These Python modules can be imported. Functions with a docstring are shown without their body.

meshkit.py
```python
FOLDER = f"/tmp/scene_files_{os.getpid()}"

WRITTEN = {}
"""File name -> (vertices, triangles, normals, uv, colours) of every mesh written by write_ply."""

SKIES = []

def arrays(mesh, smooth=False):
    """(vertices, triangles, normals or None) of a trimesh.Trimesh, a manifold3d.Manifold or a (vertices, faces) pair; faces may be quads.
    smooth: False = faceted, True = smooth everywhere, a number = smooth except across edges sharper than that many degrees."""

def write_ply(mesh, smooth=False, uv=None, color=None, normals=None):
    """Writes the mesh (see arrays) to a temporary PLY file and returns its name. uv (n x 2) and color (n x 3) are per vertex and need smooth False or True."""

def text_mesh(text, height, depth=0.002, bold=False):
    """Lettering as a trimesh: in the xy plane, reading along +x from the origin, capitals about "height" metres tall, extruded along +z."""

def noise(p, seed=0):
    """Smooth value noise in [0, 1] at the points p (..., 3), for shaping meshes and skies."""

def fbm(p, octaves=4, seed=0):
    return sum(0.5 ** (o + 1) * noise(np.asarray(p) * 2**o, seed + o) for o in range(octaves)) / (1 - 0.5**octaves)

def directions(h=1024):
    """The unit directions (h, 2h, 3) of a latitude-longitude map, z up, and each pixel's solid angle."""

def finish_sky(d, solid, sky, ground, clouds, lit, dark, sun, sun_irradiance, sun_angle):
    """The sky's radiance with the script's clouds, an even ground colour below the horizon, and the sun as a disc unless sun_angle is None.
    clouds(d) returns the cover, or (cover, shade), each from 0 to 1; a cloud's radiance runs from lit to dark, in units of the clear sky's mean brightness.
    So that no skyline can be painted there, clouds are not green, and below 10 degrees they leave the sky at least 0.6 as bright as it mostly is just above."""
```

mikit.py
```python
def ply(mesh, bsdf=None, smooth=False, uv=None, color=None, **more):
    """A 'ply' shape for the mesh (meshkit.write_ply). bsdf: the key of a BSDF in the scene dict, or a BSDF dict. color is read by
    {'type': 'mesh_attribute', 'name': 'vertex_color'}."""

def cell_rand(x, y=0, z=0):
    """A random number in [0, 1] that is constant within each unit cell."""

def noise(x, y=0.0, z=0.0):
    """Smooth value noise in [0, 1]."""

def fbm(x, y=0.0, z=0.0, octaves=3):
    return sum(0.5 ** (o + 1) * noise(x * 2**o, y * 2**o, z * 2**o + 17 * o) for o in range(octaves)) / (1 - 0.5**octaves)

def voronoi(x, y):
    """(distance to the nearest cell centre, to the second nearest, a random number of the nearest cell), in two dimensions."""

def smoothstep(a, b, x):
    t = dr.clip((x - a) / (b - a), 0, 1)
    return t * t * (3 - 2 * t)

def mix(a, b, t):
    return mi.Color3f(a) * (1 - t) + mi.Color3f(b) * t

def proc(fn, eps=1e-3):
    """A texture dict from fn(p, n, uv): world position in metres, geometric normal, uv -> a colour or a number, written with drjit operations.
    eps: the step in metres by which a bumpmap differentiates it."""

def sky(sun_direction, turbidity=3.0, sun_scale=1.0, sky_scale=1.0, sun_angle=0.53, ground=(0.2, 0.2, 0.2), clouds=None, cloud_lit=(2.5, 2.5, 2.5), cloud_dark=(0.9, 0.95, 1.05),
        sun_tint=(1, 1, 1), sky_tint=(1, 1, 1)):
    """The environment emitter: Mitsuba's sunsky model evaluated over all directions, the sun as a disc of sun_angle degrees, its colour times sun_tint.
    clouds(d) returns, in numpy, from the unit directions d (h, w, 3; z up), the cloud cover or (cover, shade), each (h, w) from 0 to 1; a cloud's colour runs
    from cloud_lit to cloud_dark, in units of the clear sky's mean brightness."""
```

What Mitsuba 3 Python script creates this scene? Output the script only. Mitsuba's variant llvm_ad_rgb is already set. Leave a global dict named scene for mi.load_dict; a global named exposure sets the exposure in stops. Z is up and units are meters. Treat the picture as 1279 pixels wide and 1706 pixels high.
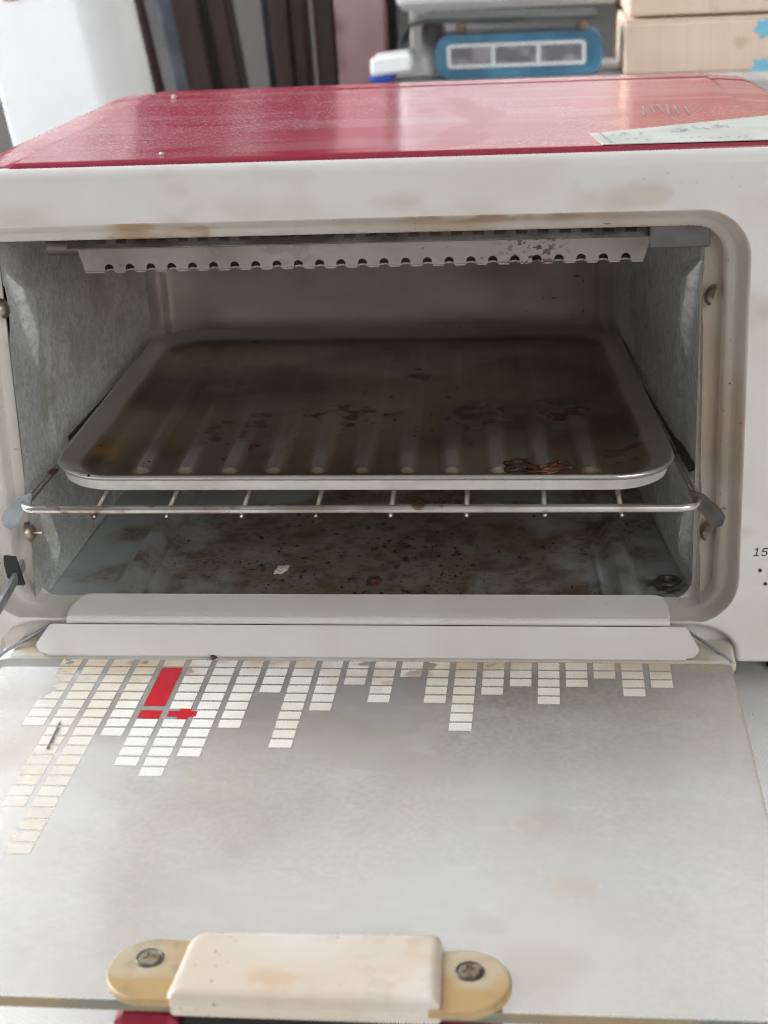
import math, random
import numpy as np
import trimesh, manifold3d, shapely
import shapely.geometry as sg
import drjit as dr
import mitsuba as mi
import mikit, meshkit
from mikit import ply, proc, noise, fbm, voronoi, cell_rand, smoothstep, mix

T = mi.ScalarTransform4f
random.seed(7)
rng = np.random.default_rng(7)
scene, labels = {}, {}

# ------------------------------------------------------------------ camera, light, exposure
CAM = [0.0789, -0.5563, 0.2825]
FWD = np.array([-0.11042, 0.92003, -0.37597])
UP = [0.003086, 0.378604, 0.925554]
scene['camera'] = dict(type='thinlens', fov=28.93, fov_axis='x', aperture_radius=0.0016, focus_distance=0.615, near_clip=0.01, far_clip=60.0,
                       to_world=T().look_at(origin=CAM, target=[float(c + f) for c, f in zip(CAM, FWD)], up=UP))
# soft daylight of an ordinary room, and the tall window behind the photographer's right shoulder
scene['room_daylight'] = dict(type='constant', radiance={'type': 'rgb', 'value': [0.25, 0.26, 0.27]})
exposure = -0.12


def area(key, pos, target, w, h, rgb):
    scene[key] = dict(type='rectangle', to_world=T().look_at(origin=pos, target=target, up=[0, 0, 1]).scale([w / 2, h / 2, 1]),
                      bsdf={'type': 'diffuse', 'reflectance': {'type': 'rgb', 'value': [.8, .8, .8]}},
                      emitter={'type': 'area', 'radiance': {'type': 'rgb', 'value': rgb}})


area('window', [1.45, -2.2, 1.45], [0.0, 0.1, 0.1], 2.3, 1.7, [3.75, 3.70, 3.58])
area('added_side_light', [-2.1, .62, 1.25], [0.0, 1.05, 0.15], 1.2, 1.6, [23.0, 23.6, 24.2])  # unseen side light, added to brighten the background
labels['added_side_light'] = dict(label='unseen light added on the left to brighten the things behind the oven', category='window')
labels['window'] = dict(label='bright window behind the viewer that lights the room', category='window')


# ------------------------------------------------------------------ helpers
def lin(r, g, b):
    return [((c / 255 + .055) / 1.055) ** 2.4 if c > 10 else c / 255 / 12.92 for c in (r, g, b)]


def rgb(c):
    return {'type': 'rgb', 'value': [float(x) for x in c]}


def key_of(k):
    if k not in scene and k not in labels:
        return k
    n = 1
    while f'{k}_{n:03d}' in scene or f'{k}_{n:03d}' in labels:
        n += 1
    return f'{k}_{n:03d}'


def add(k, mesh, bsdf, label=None, category=None, group=None, smooth=False, kind=None, **kw):
    k = key_of(k)
    scene[k] = ply(mesh, bsdf, smooth=smooth, **kw)
    d = {a: b for a, b in (('label', label), ('category', category), ('group', group), ('kind', kind)) if b}
    if d:
        labels[k] = d
    return k


def thing(k, label, category, group=None):
    k = key_of(k)
    labels[k] = dict(label=label, category=category, **({'group': group} if group else {}))
    return k


def cbox(x0, x1, y0, y1, z0, z1, c=.001):
    pts = []
    for sx, x in ((1, x0), (-1, x1)):
        for sy, y in ((1, y0), (-1, y1)):
            for sz, z in ((1, z0), (-1, z1)):
                pts += [(x + sx * c, y, z), (x, y + sy * c, z), (x, y, z + sz * c)] if 0 else [(x, y + sy * c, z + sz * c), (x + sx * c, y, z + sz * c), (x + sx * c, y + sy * c, z)]
    return trimesh.convex.convex_hull(np.array(pts))


def rbox(x0, x1, y0, y1, z0, z1, r, n=16):
    s = manifold3d.Manifold.sphere(r, n)
    parts = [s.translate([x, y, z]) for x in (x0 + r, x1 - r) for y in (y0 + r, y1 - r) for z in (z0 + r, z1 - r)]
    return mani(manifold3d.Manifold.batch_hull(parts))


def mani(m):
    q = m.to_mesh()
    return trimesh.Trimesh(q.vert_properties[:, :3], q.tri_verts, process=False)


def cat(*ms):
    return trimesh.util.concatenate([m for m in ms])


def tube(points, r, sides=10, closed=False):
    p = np.asarray(points, float)
    n = len(p)
    t = (np.roll(p, -1, 0) - np.roll(p, 1, 0)) if closed else np.gradient(p, axis=0)
    t /= np.linalg.norm(t, axis=1, keepdims=True)
    a = np.cross(t[0], [0, 0, 1.0] if abs(t[0][2]) < .9 else [1.0, 0, 0])
    A = []
    for i in range(n):
        a = a - t[i] * (a @ t[i])
        a /= np.linalg.norm(a)
        A.append(a)
    A = np.array(A)
    B = np.cross(t, A)
    ang = np.arange(sides) * 2 * np.pi / sides
    rr = np.broadcast_to(r, (n,))[:, None, None]
    v = p[:, None] + rr * (np.cos(ang)[None, :, None] * A[:, None] + np.sin(ang)[None, :, None] * B[:, None])
    f = []
    for i in range(n if closed else n - 1):
        j = (i + 1) % n
        for k in range(sides):
            l = (k + 1) % sides
            f += [(i * sides + k, i * sides + l, j * sides + l), (i * sides + k, j * sides + l, j * sides + k)]
    v = v.reshape(-1, 3)
    if not closed:
        v = np.vstack([v, p[0], p[-1]])
        c0, c1 = n * sides, n * sides + 1
        for k in range(sides):
            l = (k + 1) % sides
            f += [(c0, l, k), (c1, (n - 1) * sides + k, (n - 1) * sides + l)]
    m = trimesh.Trimesh(v, f, process=False)
    m.fix_normals()
    return m


def arc(c, r, a0, a1, n=8):
    a = np.radians(np.linspace(a0, a1, n))
    return [(c[0] + r * math.cos(t), c[1] + r * math.sin(t)) for t in a]


def rrect(x0, x1, y0, y1, r, n=8):
    return (arc((x1 - r, y1 - r), r, 0, 90, n) + arc((x0 + r, y1 - r), r, 90, 180, n) + arc((x0 + r, y0 + r), r, 180, 270, n) + arc((x1 - r, y0 + r), r, 270, 360, n))


def rrect4(x0, x1, y0, y1, r, n=10):
    """Rounded rectangle with its own radius at each corner: top right, top left, bottom left, bottom right."""
    a, b, c, d = r
    return arc((x1 - a, y1 - a), a, 0, 90, n) + arc((x0 + b, y1 - b), b, 90, 180, n) + arc((x0 + c, y0 + c), c, 180, 270, n) + arc((x1 - d, y0 + d), d, 270, 360, n)


def strip(loops, closed=True):
    """Quad strips between loops with the same number of points."""
    n = len(loops[0])
    v = np.vstack([np.asarray(l, float) for l in loops])
    f = []
    for i in range(len(loops) - 1):
        for k in range(n if closed else n - 1):
            l = (k + 1) % n
            a, b, c, d = i * n + k, i * n + l, (i + 1) * n + l, (i + 1) * n + k
            f += [(a, b, c), (a, c, d)]
    return trimesh.Trimesh(v, f, process=False)


def grid(fn, nu, nv):
    u, v = np.meshgrid(np.linspace(0, 1, nu), np.linspace(0, 1, nv), indexing='ij')
    p = fn(u, v)
    i, j = np.meshgrid(np.arange(nu - 1), np.arange(nv - 1), indexing='ij')
    q = np.stack([i * nv + j, (i + 1) * nv + j, (i + 1) * nv + j + 1, i * nv + j + 1], -1).reshape(-1, 4)
    return trimesh.Trimesh(p.reshape(-1, 3), np.vstack([q[:, [0, 1, 2]], q[:, [0, 2, 3]]]), process=False)


def tri2d(poly):
    v, f = trimesh.creation.triangulate_polygon(poly, engine='earcut')
    return np.asarray(v), np.asarray(f)


def prism(poly, h):
    return trimesh.creation.extrude_polygon(poly, h, engine='earcut')


def remap(mesh, fn):
    m = mesh.copy()
    m.vertices = fn(np.asarray(m.vertices))
    return m


LEAN = 0.0773       # the front leans back a little


def xz_depth(v):    # (x, z, depth behind the front) -> world
    v = np.asarray(v, float)
    return np.stack([v[:, 0], v[:, 2] + LEAN * v[:, 1], v[:, 1]], 1)


def lathe(profile, n=24):
    """profile of (r, z) revolved about z."""
    m = trimesh.creation.revolve(np.array(profile, float), sections=n)
    return m


def place(m, o=(0, 0, 0), rx=0, ry=0, rz=0):
    m = m.copy()
    for a, ax in ((rx, [1, 0, 0]), (ry, [0, 1, 0]), (rz, [0, 0, 1])):
        if a:
            m.apply_transform(trimesh.transformations.rotation_matrix(math.radians(a), ax))
    m.apply_translation(o)
    return m


# ------------------------------------------------------------------ materials
def principled(k, color, rough=.5, metallic=0., spec=.5, clearcoat=0., bump=None, two=True, eps=2e-4, **kw):
    c = proc(color) if callable(color) else rgb(color)
    b = {'type': 'principled', 'base_color': c, 'roughness': proc(rough) if callable(rough) else float(rough), 'specular': float(spec)}
    if metallic:
        b['metallic'] = proc(metallic) if callable(metallic) else float(metallic)
    if clearcoat:
        b['clearcoat'] = float(clearcoat)
        b['clearcoat_gloss'] = kw.pop('gloss', .85)
    b.update(kw)
    if bump:
        b = {'type': 'bumpmap', 'arbitrary': proc(bump, eps), 'scale': 1.0, 'nested': b}
    scene[k] = {'type': 'twosided', 'nested': b} if two else b


def blot(p, s, lo, hi, o=3, off=0.):
    return smoothstep(lo, hi, fbm(p.x * s + off, p.y * s + off * .7, p.z * s, o))


def speck(p, f=520, t=.9, off=0.):
    return smoothstep(t, t + .03, noise(p.x * f + off, p.y * f + off * 3, p.z * f))


def box_mask(p, x0, x1, z0, z1, e):
    return smoothstep(x0 - e, x0 + e, p.x) * (1 - smoothstep(x1 - e, x1 + e, p.x)) * smoothstep(z0 - e, z0 + e, p.z) * (1 - smoothstep(z1 - e, z1 + e, p.z))


def front_color(p, n, uv):
    c = mix([.65, .63, .605], [.60, .565, .52], blot(p, 16, .45, .75))
    c = mix(c, [.50, .42, .33], .6 * blot(p, 45, .58, .8, 3, 4.))
    c = mix(c, [.48, .39, .30], .5 * blot(p, 38, .42, .7, 3, 14.) * smoothstep(.166, .178, p.z + .006 * noise(p.x * 60, p.z * 60)) * (1 - smoothstep(.176, .186, p.z + .006 * noise(p.x * 60, 5.))))
    return mix(c, [.16, .12, .09], speck(p, 560, .94) * blot(p, 30, .5, .7) * .4)


principled('mat_front', front_color, .33, spec=.45)


def rim_color(p, n, uv):     # blotchy plastic, browner rightwards and upwards, with brown scorch patches on the upper side
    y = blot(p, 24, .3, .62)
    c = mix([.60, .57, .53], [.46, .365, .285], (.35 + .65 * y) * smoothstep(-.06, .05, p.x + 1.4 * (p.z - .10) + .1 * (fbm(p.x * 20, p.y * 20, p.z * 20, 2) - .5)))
    w = fbm(p.x * 60, p.y * 60, p.z * 60, 3) * .016
    sc = smoothstep(-.098, -.088, p.x + w) * (1 - smoothstep(-.049, -.046, p.x + w)) * smoothstep(.1615, .166, p.z + w * .3) + smoothstep(.02, .05, p.x + w) * (1 - smoothstep(.08, .12, p.x + w)) * smoothstep(.165, .17, p.z)
    c = mix(c, [.34, .19, .09], dr.minimum(sc, 1.) * .75 * blot(p, 70, .25, .6))
    low = 1 - smoothstep(.012, .05, p.z + w)
    c = mix(c, [.56, .53, .49], low * .6)
    return mix(c, [.12, .09, .07], speck(p, 520, .91) * blot(p, 40, .45, .65))


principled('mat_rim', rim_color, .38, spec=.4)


def red_color(p, n, uv):
    grain = noise(p.x * 1100, p.y * 1100, 1.)
    d = .0 + .11 * blot(p, 11, .35, .75) + .32 * smoothstep(.55, .85, grain) * blot(p, 17, .3, .65) + .14 * smoothstep(.45, .75, fbm(p.x * 14, p.y * 70, 3., 3))
    w = fbm(p.x * 70, p.y * 40, 1., 3) * .03
    d = d + .08 * smoothstep(-.01, .02, p.x + w) * (.6 + .4 * blot(p, 30, .3, .6))  # paler right half: mirrored white background painted into the dust
    arcm = dr.abs(dr.sqrt(dr.square(p.x - .012 + w) + dr.square((p.y - .1) * .55)) - .052)     # arc with less of the pale tint
    d = d * (1 - .85 * (1 - smoothstep(.005, .013, arcm)) * smoothstep(.02, .04, p.x))
    d = d * (1 - .9 * (1 - smoothstep(.005, .009, dr.sqrt(dr.square(p.x - .0236) + dr.square((p.y - .14) * .6)) + w * .15)))
    d = d * (1 - .75 * (1 - smoothstep(.0015, .005, dr.abs(p.x + .1300 + w * .1))))          # groove the dust does not lie in
    d = d * (1 - .8 * (1 - smoothstep(.022, .027, p.y + w * .1)))                         # wiped front edge
    c = mix([.27, .008, .030], [.46, .34, .35], dr.clip(d, 0, .8))
    return mix(c, [.06, .03, .03], speck(p, 420, .95, 4.) * .6)


def red_rough(p, n, uv):
    return .11 + .10 * fbm(p.x * 25, p.y * 60, 2., 3)


principled('mat_red', red_color, red_rough, spec=1., clearcoat=1., gloss=.9)


def galv_color(p, n, uv):
    sp = cell_rand(dr.floor(p.y * 900 + 2 * noise(p.z * 500, p.y * 500)), dr.floor(p.z * 700 + 2 * noise(p.y * 500, p.z * 400)), 3.)
    sp2 = cell_rand(dr.floor(p.y * 330 + 2 * noise(p.z * 300, p.y * 300)), dr.floor(p.z * 260 + 2 * noise(p.y * 300, p.z * 200)), 5.)
    v = .56 + .20 * sp + .16 * sp2 + .10 * (fbm(p.x * 40, p.y * 60, p.z * 60, 3) - .5)
    c = mi.Color3f(v * .97, v * 1.0, v * 1.0)
    c = mix(c, [.40, .39, .28], .45 * blot(p, 34, .50, .75))
    return mix(c, [.04, .03, .025], speck(p, 480, .93) * blot(p, 30, .45, .7))


def galv_bump(p, n, uv):
    return .00004 * fbm(p.x * 260, p.y * 260, p.z * 260, 2) + .0002 * noise(p.x * 26, p.y * 30, p.z * 26)


principled('mat_galv', galv_color, .45, metallic=.55, bump=galv_bump)


def smoke_color(p, n, uv):    # back and roof of the cavity: browned by use
    v = .34 + .12 * fbm(p.x * 30, p.y * 30, p.z * 60, 3)
    c = mi.Color3f(v, v * .90, v * .83)
    c = mix(c, [.13, .085, .06], .7 * blot(p, 18, .45, .75))
    g = smoothstep(.145, .147, p.z) * (1 - smoothstep(.05, .06, p.y)) * (1 - smoothstep(.0, .020, dr.abs(p.x - .073)))
    c = mix(c, [.11, .06, .04], g * blot(p, 520, .50, .62, 3))
    return mix(c, [.02, .015, .012], speck(p, 420, .91) * blot(p, 25, .5, .7))


def guard_color(p, n, uv):
    c = smoke_color(p, n, uv) * .80
    return mix(c, [.15, .11, .08], .45 * blot(p, 70, .5, .75, 3, 4.) * blot(p, 400, .35, .6, 2))


principled('mat_guard', guard_color, .5, metallic=.6)
principled('mat_smoked', smoke_color, .45, metallic=.7, bump=galv_bump)


def floor_color(p, n, uv):
    v = .60 + .12 * fbm(p.x * 50, p.y * 50, 1., 3)
    c = mi.Color3f(v * .92, v * .99, v * 1.02)  # cool cast of a bluish reflection mixed into the base
    w = fbm(p.x * 40, p.y * 40, 5., 4)
    r = dr.sqrt(dr.square((p.x - .012) / .120) + dr.square((p.y - .08) / .095))
    burn = smoothstep(.0, .7, 1.25 - r + (w - .5) * 1.5)       # baked-on brown film, thickest in the middle, with a ragged outline
    c = mix(c, [.34, .275, .19], burn * (.74 + .2 * blot(p, 60, .35, .65)))
    c = mix(c, [.13, .095, .06], burn * blot(p, 120, .45, .7, 3, 3.) * .6)
    c = mix(c, [.16, .12, .08], burn * smoothstep(.55, .75, fbm(p.x * 420, p.y * 420, 4., 2)) * .5)
    c = mix(c, [.30, .16, .06], .45 * blot(p, 55, .55, .75, 3, 6.) * burn)
    c = mix(c, [.03, .02, .015], speck(p, 620, .84) * burn * blot(p, 50, .40, .6) * .9)
    r2 = dr.sqrt(dr.square(p.x - .1305) + dr.square((p.y - .0443) * .8))
    return mix(c, [.06, .045, .03], smoothstep(.0, .006, .014 - r2 + (w - .5) * .02) * blot(p, 260, .35, .65) * .9)


principled('mat_floor', floor_color, .42, metallic=.72, bump=galv_bump)


def crust(p, x, y, rx, ry, w):
    r = dr.sqrt(dr.square((p.x - x) / rx) + dr.square((p.y - y) / ry))
    return smoothstep(.0, .35, 1. - r + (w - .5) * 1.5)


def tray_color(p, n, uv):
    v = .56 + .1 * fbm(p.x * 40, p.y * 20, p.z * 40, 3)
    c = mi.Color3f(v * 1.0, v * .975, v * .92)
    inner = smoothstep(.0, .0030, .0663 - p.z) * .38 + smoothstep(.0, .0012, .0658 - p.z + .0012 * (fbm(p.x * 34, p.y * 34, 2., 4) - .5)) * .62
    w = fbm(p.x * 34, p.y * 34, 2., 4)
    w2 = fbm(p.x * 130, p.y * 130, 7., 3)
    film = inner * (.80 + .16 * smoothstep(.35, .65, w))
    c = mix(c, mix([.27, .215, .12], [.13, .10, .058], blot(p, 18, .32, .6, 3, 2.)), film)
    k = crust(p, -.014, .100, .020, .016, w2) + crust(p, .048, .098, .016, .024, w2) + crust(p, .084, .098, .014, .018, w2) + crust(p, .018, .160, .009, .010, w2) + crust(p, -.062, .085, .016, .030, w2) * .7
    c = mix(c, [.26, .215, .185], dr.minimum(k, 1.) * inner * blot(p, 200, .42, .6, 2) * .8)
    c = mix(c, [.11, .05, .035], dr.minimum(k, 1.) * inner * blot(p, 170, .52, .64, 2, 5.) * .9)
    edge = smoothstep(.45, .62, fbm(p.x * 60, p.y * 34, p.z * 60, 3)) * (1 - smoothstep(-.112, -.104, p.x + .012 * (w - .5))) * (1 - smoothstep(.05, .08, p.y)) * inner
    c = mix(c, [.42, .22, .06], edge * .85)
    c = mix(c, [.17, .085, .045], smoothstep(.56, .68, w2) * smoothstep(.095, .105, p.x) * (1 - smoothstep(.05, .08, p.y)) * inner * .8)
    return mix(c, [.03, .02, .015], speck(p, 420, .90) * blot(p, 40, .42, .6))


def tray_rough(p, n, uv):
    return .20 + .14 * smoothstep(.0, .003, .0665 - p.z) * fbm(p.x * 90, p.y * 90, 1., 3)


principled('mat_tray', tray_color, tray_rough, metallic=.8)


def chrome_color(p, n, uv):
    v = .62 + .1 * noise(p.x * 120, p.y * 120, p.z * 120)
    c = mi.Color3f(v, v * .96, v * .9)
    c = mix(c, [.34, .24, .15], blot(p, 46, .45, .7, 3, 9.) * .6)
    return mix(c, [.25, .12, .06], blot(p, 110, .6, .72, 3, 5.) * .85)


principled('mat_chrome', chrome_color, .27, metallic=.95)
principled('mat_tin', lambda p, n, uv: mix([.74, .73, .70], [.62, .60, .56], blot(p, 50, .4, .7)), .36, metallic=.4)
principled('mat_dark_steel', lambda p, n, uv: mix([.16, .155, .15], [.09, .08, .07], blot(p, 60, .4, .7)), .42, metallic=.8)
principled('mat_hook', lambda p, n, uv: mix([.34, .37, .39], [.24, .25, .26], blot(p, 90, .4, .7)), .45, metallic=.5)
principled('mat_rivet', lambda p, n, uv: mix([.42, .36, .30], [.22, .16, .12], blot(p, 160, .4, .7)), .34, metallic=.85)
principled('mat_black', [.012, .012, .012], .5)
principled('mat_ink', [.03, .03, .03], .6)


def lip_color(p, n, uv):
    c = mix([.67, .65, .63], [.62, .59, .56], blot(p, 20, .4, .7))
    return mix(c, [.12, .08, .06], speck(p, 420, .955) * .8)


principled('mat_lip', lip_color, .34, spec=.4)


def hinge_color(p, n, uv):
    c = mix([.52, .54, .50], [.48, .42, .33], blot(p, 60, .4, .65))
    rust = smoothstep(.47, .62, fbm(p.x * 45, p.y * 300, p.z * 120, 3)) * (1 - smoothstep(-.0085, -.0055, p.z + .003 * (noise(p.x * 300) - .5)))
    return mix(c, [.22, .10, .05], rust * .85)


principled('mat_hinge', hinge_color, .5)


def print_color(p, n, uv):
    c = mix([.72, .71, .66], [.66, .62, .53], blot(p, 30, .4, .7))
    near = 1 - smoothstep(-.034, -.018, -(p.y) * -1. * -1. + 0.) if 0 else smoothstep(-.05, -.016, p.y + (fbm(p.x * 80, p.y * 80, 1., 3) - .5) * .03)
    c = mix(c, [.50, .37, .25], near * blot(p, 35, .42, .6, 3, 9.) * .7)
    return mix(c, [.22, .14, .08], near * blot(p, 130, .62, .72, 3, 2.) * .8)


principled('mat_print', print_color, .4)
principled('mat_print_red', lambda p, n, uv: mix([.50, .012, .025], [.44, .02, .03], blot(p, 80, .4, .7)), .35)


def door_dirt(p):
    w = fbm(p.x * 110, p.y * 110, 2., 3)
    r = dr.sqrt(dr.square((p.x - .0860) / .011) + dr.square((p.y + .1620) / .010))
    r2 = dr.sqrt(dr.square((p.x - .0700) / .006) + dr.square((p.y + .1320) / .007))
    k = dr.maximum(smoothstep(.0, .5, 1. - r + (w - .5) * 1.6), .7 * smoothstep(.0, .5, 1. - r2 + (w - .5) * 1.6))
    return dr.minimum(1., k * .40 + speck(p, 480, .955, 8.) + .6 * speck(p, 170, .965, 3.) * w)


# door glass: clear sheet with a greasy, wiped film on it
def film(p, n, uv):
    a = .31 + .13 * (fbm(p.x * 30, p.y * 30, 1., 4) - .3) + .12 * (noise(p.x * 700, p.y * 700, 2.) - .5) * blot(p, 16, .35, .65) + .05 * smoothstep(.55, .8, fbm(p.x * 46 + p.y * 30, p.y * 90, 4., 3))
    a = a + .5 * door_dirt(p)
    return dr.clip(a, 0, .9)


scene['mat_film'] = {'type': 'twosided', 'nested': {'type': 'principled', 'base_color': proc(lambda p, n, uv: mix(mix([.57, .562, .545], [.54, .475, .375], dr.clip(.5 * blot(p, 14, .42, .7) + .8 * smoothstep(.42, .62, fbm(p.x * 26, p.y * 26, 9., 4) + .35 * smoothstep(-.165, -.225, p.y)), 0, 1) * .7), [.40, .33, .24], door_dirt(p))), 'roughness': .45, 'specular': .5}}
scene['mat_glass'] = {'type': 'blendbsdf', 'weight': proc(film), 'a': {'type': 'thindielectric', 'int_ior': 1.52}, 'b': {'type': 'ref', 'id': 'mat_film'}}
principled('mat_glass_edge', lambda p, n, uv: mix([.16, .17, .14], [.30, .22, .12], blot(p, 40, .4, .65)), .25)


def cream_color(p, n, uv):     # aged handle plastic: cream, with amber heat stains
    c = mix([.60, .52, .43], [.65, .595, .53], blot(p, 22, .35, .65))
    w = fbm(p.x * 60, p.y * 60, p.z * 60, 3)
    st = smoothstep(.5, .75, fbm(p.x * 34, p.y * 46, 3., 3) + .25 * smoothstep(.0, .05, p.x - .012 + (w - .5) * .03))
    c = mix(c, [.56, .36, .18], st * .5 * blot(p, 240, .25, .6, 3))
    c = mix(c, [.40, .31, .23], .22 * blot(p, 210, .5, .72, 3, 7.) * blot(p, 28, .4, .6))
    return mix(c, [.14, .08, .05], speck(p, 620, .92) * blot(p, 60, .45, .65))


principled('mat_cream', cream_color, .33, spec=.5)


def amber_color(p, n, uv):
    w = fbm(p.x * 70, p.y * 70, 2., 3)
    return mix(mix([.46, .385, .27], [.43, .29, .14], smoothstep(.3, .7, w + .5 * smoothstep(-.214, -.222, p.y + .006 * (w - .5)))), [.25, .19, .12], smoothstep(.55, .8, fbm(p.x * 140, p.y * 140, 5., 3)) * .5)


principled('mat_amber', amber_color, .35, spec=.5)
principled('mat_screw', lambda p, n, uv: mix([.36, .30, .22], [.18, .13, .09], blot(p, 260, .4, .65)), .5, metallic=.5)
principled('mat_grip_red', lambda p, n, uv: mix([.30, .012, .04], [.24, .02, .04], blot(p, 60, .4, .7)), .3)


# white woven plastic sheet on the table
def weave(p):
    a, b = p.x * .94 + p.y * .34, p.y * .94 - p.x * .34
    return dr.sin(a * 2600), dr.sin(b * 2600)


def cloth_color(p, n, uv):
    s, t = weave(p)
    v = .82 + .05 * s * t + .08 * (fbm(p.x * 14, p.y * 14, 1., 3) - .5)
    c = mi.Color3f(v, v, v * .985)
    c = mix(c, [.5, .43, .33], .55 * blot(p, 13, .58, .78, 4, 3.))
    return mix(c, [.2, .18, .15], speck(p, 300, .94) * .4)


def cloth_bump(p, n, uv):
    s, t = weave(p)
    return .00007 * s * t + .004 * fbm(p.x * 12, p.y * 20, 1., 2)


principled('mat_cloth', cloth_color, .55, bump=cloth_bump, eps=3e-4)

principled('mat_white_metal', lambda p, n, uv: mix([.80, .81, .81], [.74, .755, .76], blot(p, 5, .4, .7)), .3, spec=.5)
principled('mat_wall', lambda p, n, uv: mix([.115, .105, .10], [.085, .08, .08], blot(p, 6, .4, .7)), .7)
principled('mat_wall_pale', lambda p, n, uv: mix([.62, .60, .57], [.55, .53, .51], blot(p, 9, .4, .7)), .7)


def wood_color(p, n, uv):
    g = fbm(p.x * 90, p.y * 90, p.z * 5, 3)
    return mix([.020, .011, .010], [.042, .023, .020], g)


def mauve_color(p, n, uv):
    g = fbm(p.x * 70, p.y * 70, p.z * 5, 3)
    c = mix([.34, .20, .21], [.42, .27, .27], g)
    return mix(c, [.17, .09, .10], blot(p, 15, .5, .75))


principled('mat_wood', wood_color, .35, spec=.5)
principled('mat_mauve', mauve_color, .45)
principled('mat_grey_blue', lambda p, n, uv: mix([.030, .033, .040], [.055, .06, .075], blot(p, 30, .4, .7)), .6)


def card_color(p, n, uv):
    fl = noise(p.x * 420, 1., p.z * 8)
    c = mix([.66, .53, .42], [.60, .46, .35], .5 * fl + .5 * blot(p, 12, .4, .7))
    return mix(c, [.46, .32, .22], blot(p, 34, .62, .75, 3, 2.) * .6)


principled('mat_card', card_color, .75)
principled('mat_tape_blue', [.16, .46, .60], .5)
principled('mat_radio_blue', lambda p, n, uv: mix([.06, .19, .31], [.085, .27, .41], blot(p, 26, .4, .7)), .28, spec=.6)
principled('mat_radio_frame', [.72, .74, .76], .4)
principled('mat_radio_screen', lambda p, n, uv: mix([.17, .17, .19], [.34, .33, .34], blot(p, 70, .45, .7)), .4)
principled('mat_brass', [.62, .48, .28], .4, metallic=.6)
principled('mat_strap', lambda p, n, uv: mix([.045, .05, .05], [.07, .075, .075], blot(p, 30, .4, .7)), .6, spec=.2)
principled('mat_blue_plastic', [.03, .08, .42], .4)
principled('mat_paper', lambda p, n, uv: mix([.53, .545, .51], [.47, .47, .44], blot(p, 60, .4, .7)), .6)
principled('mat_pencil', [.27, .28, .28], .8)
principled('mat_crumb', [.56, .52, .48], .8)
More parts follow.
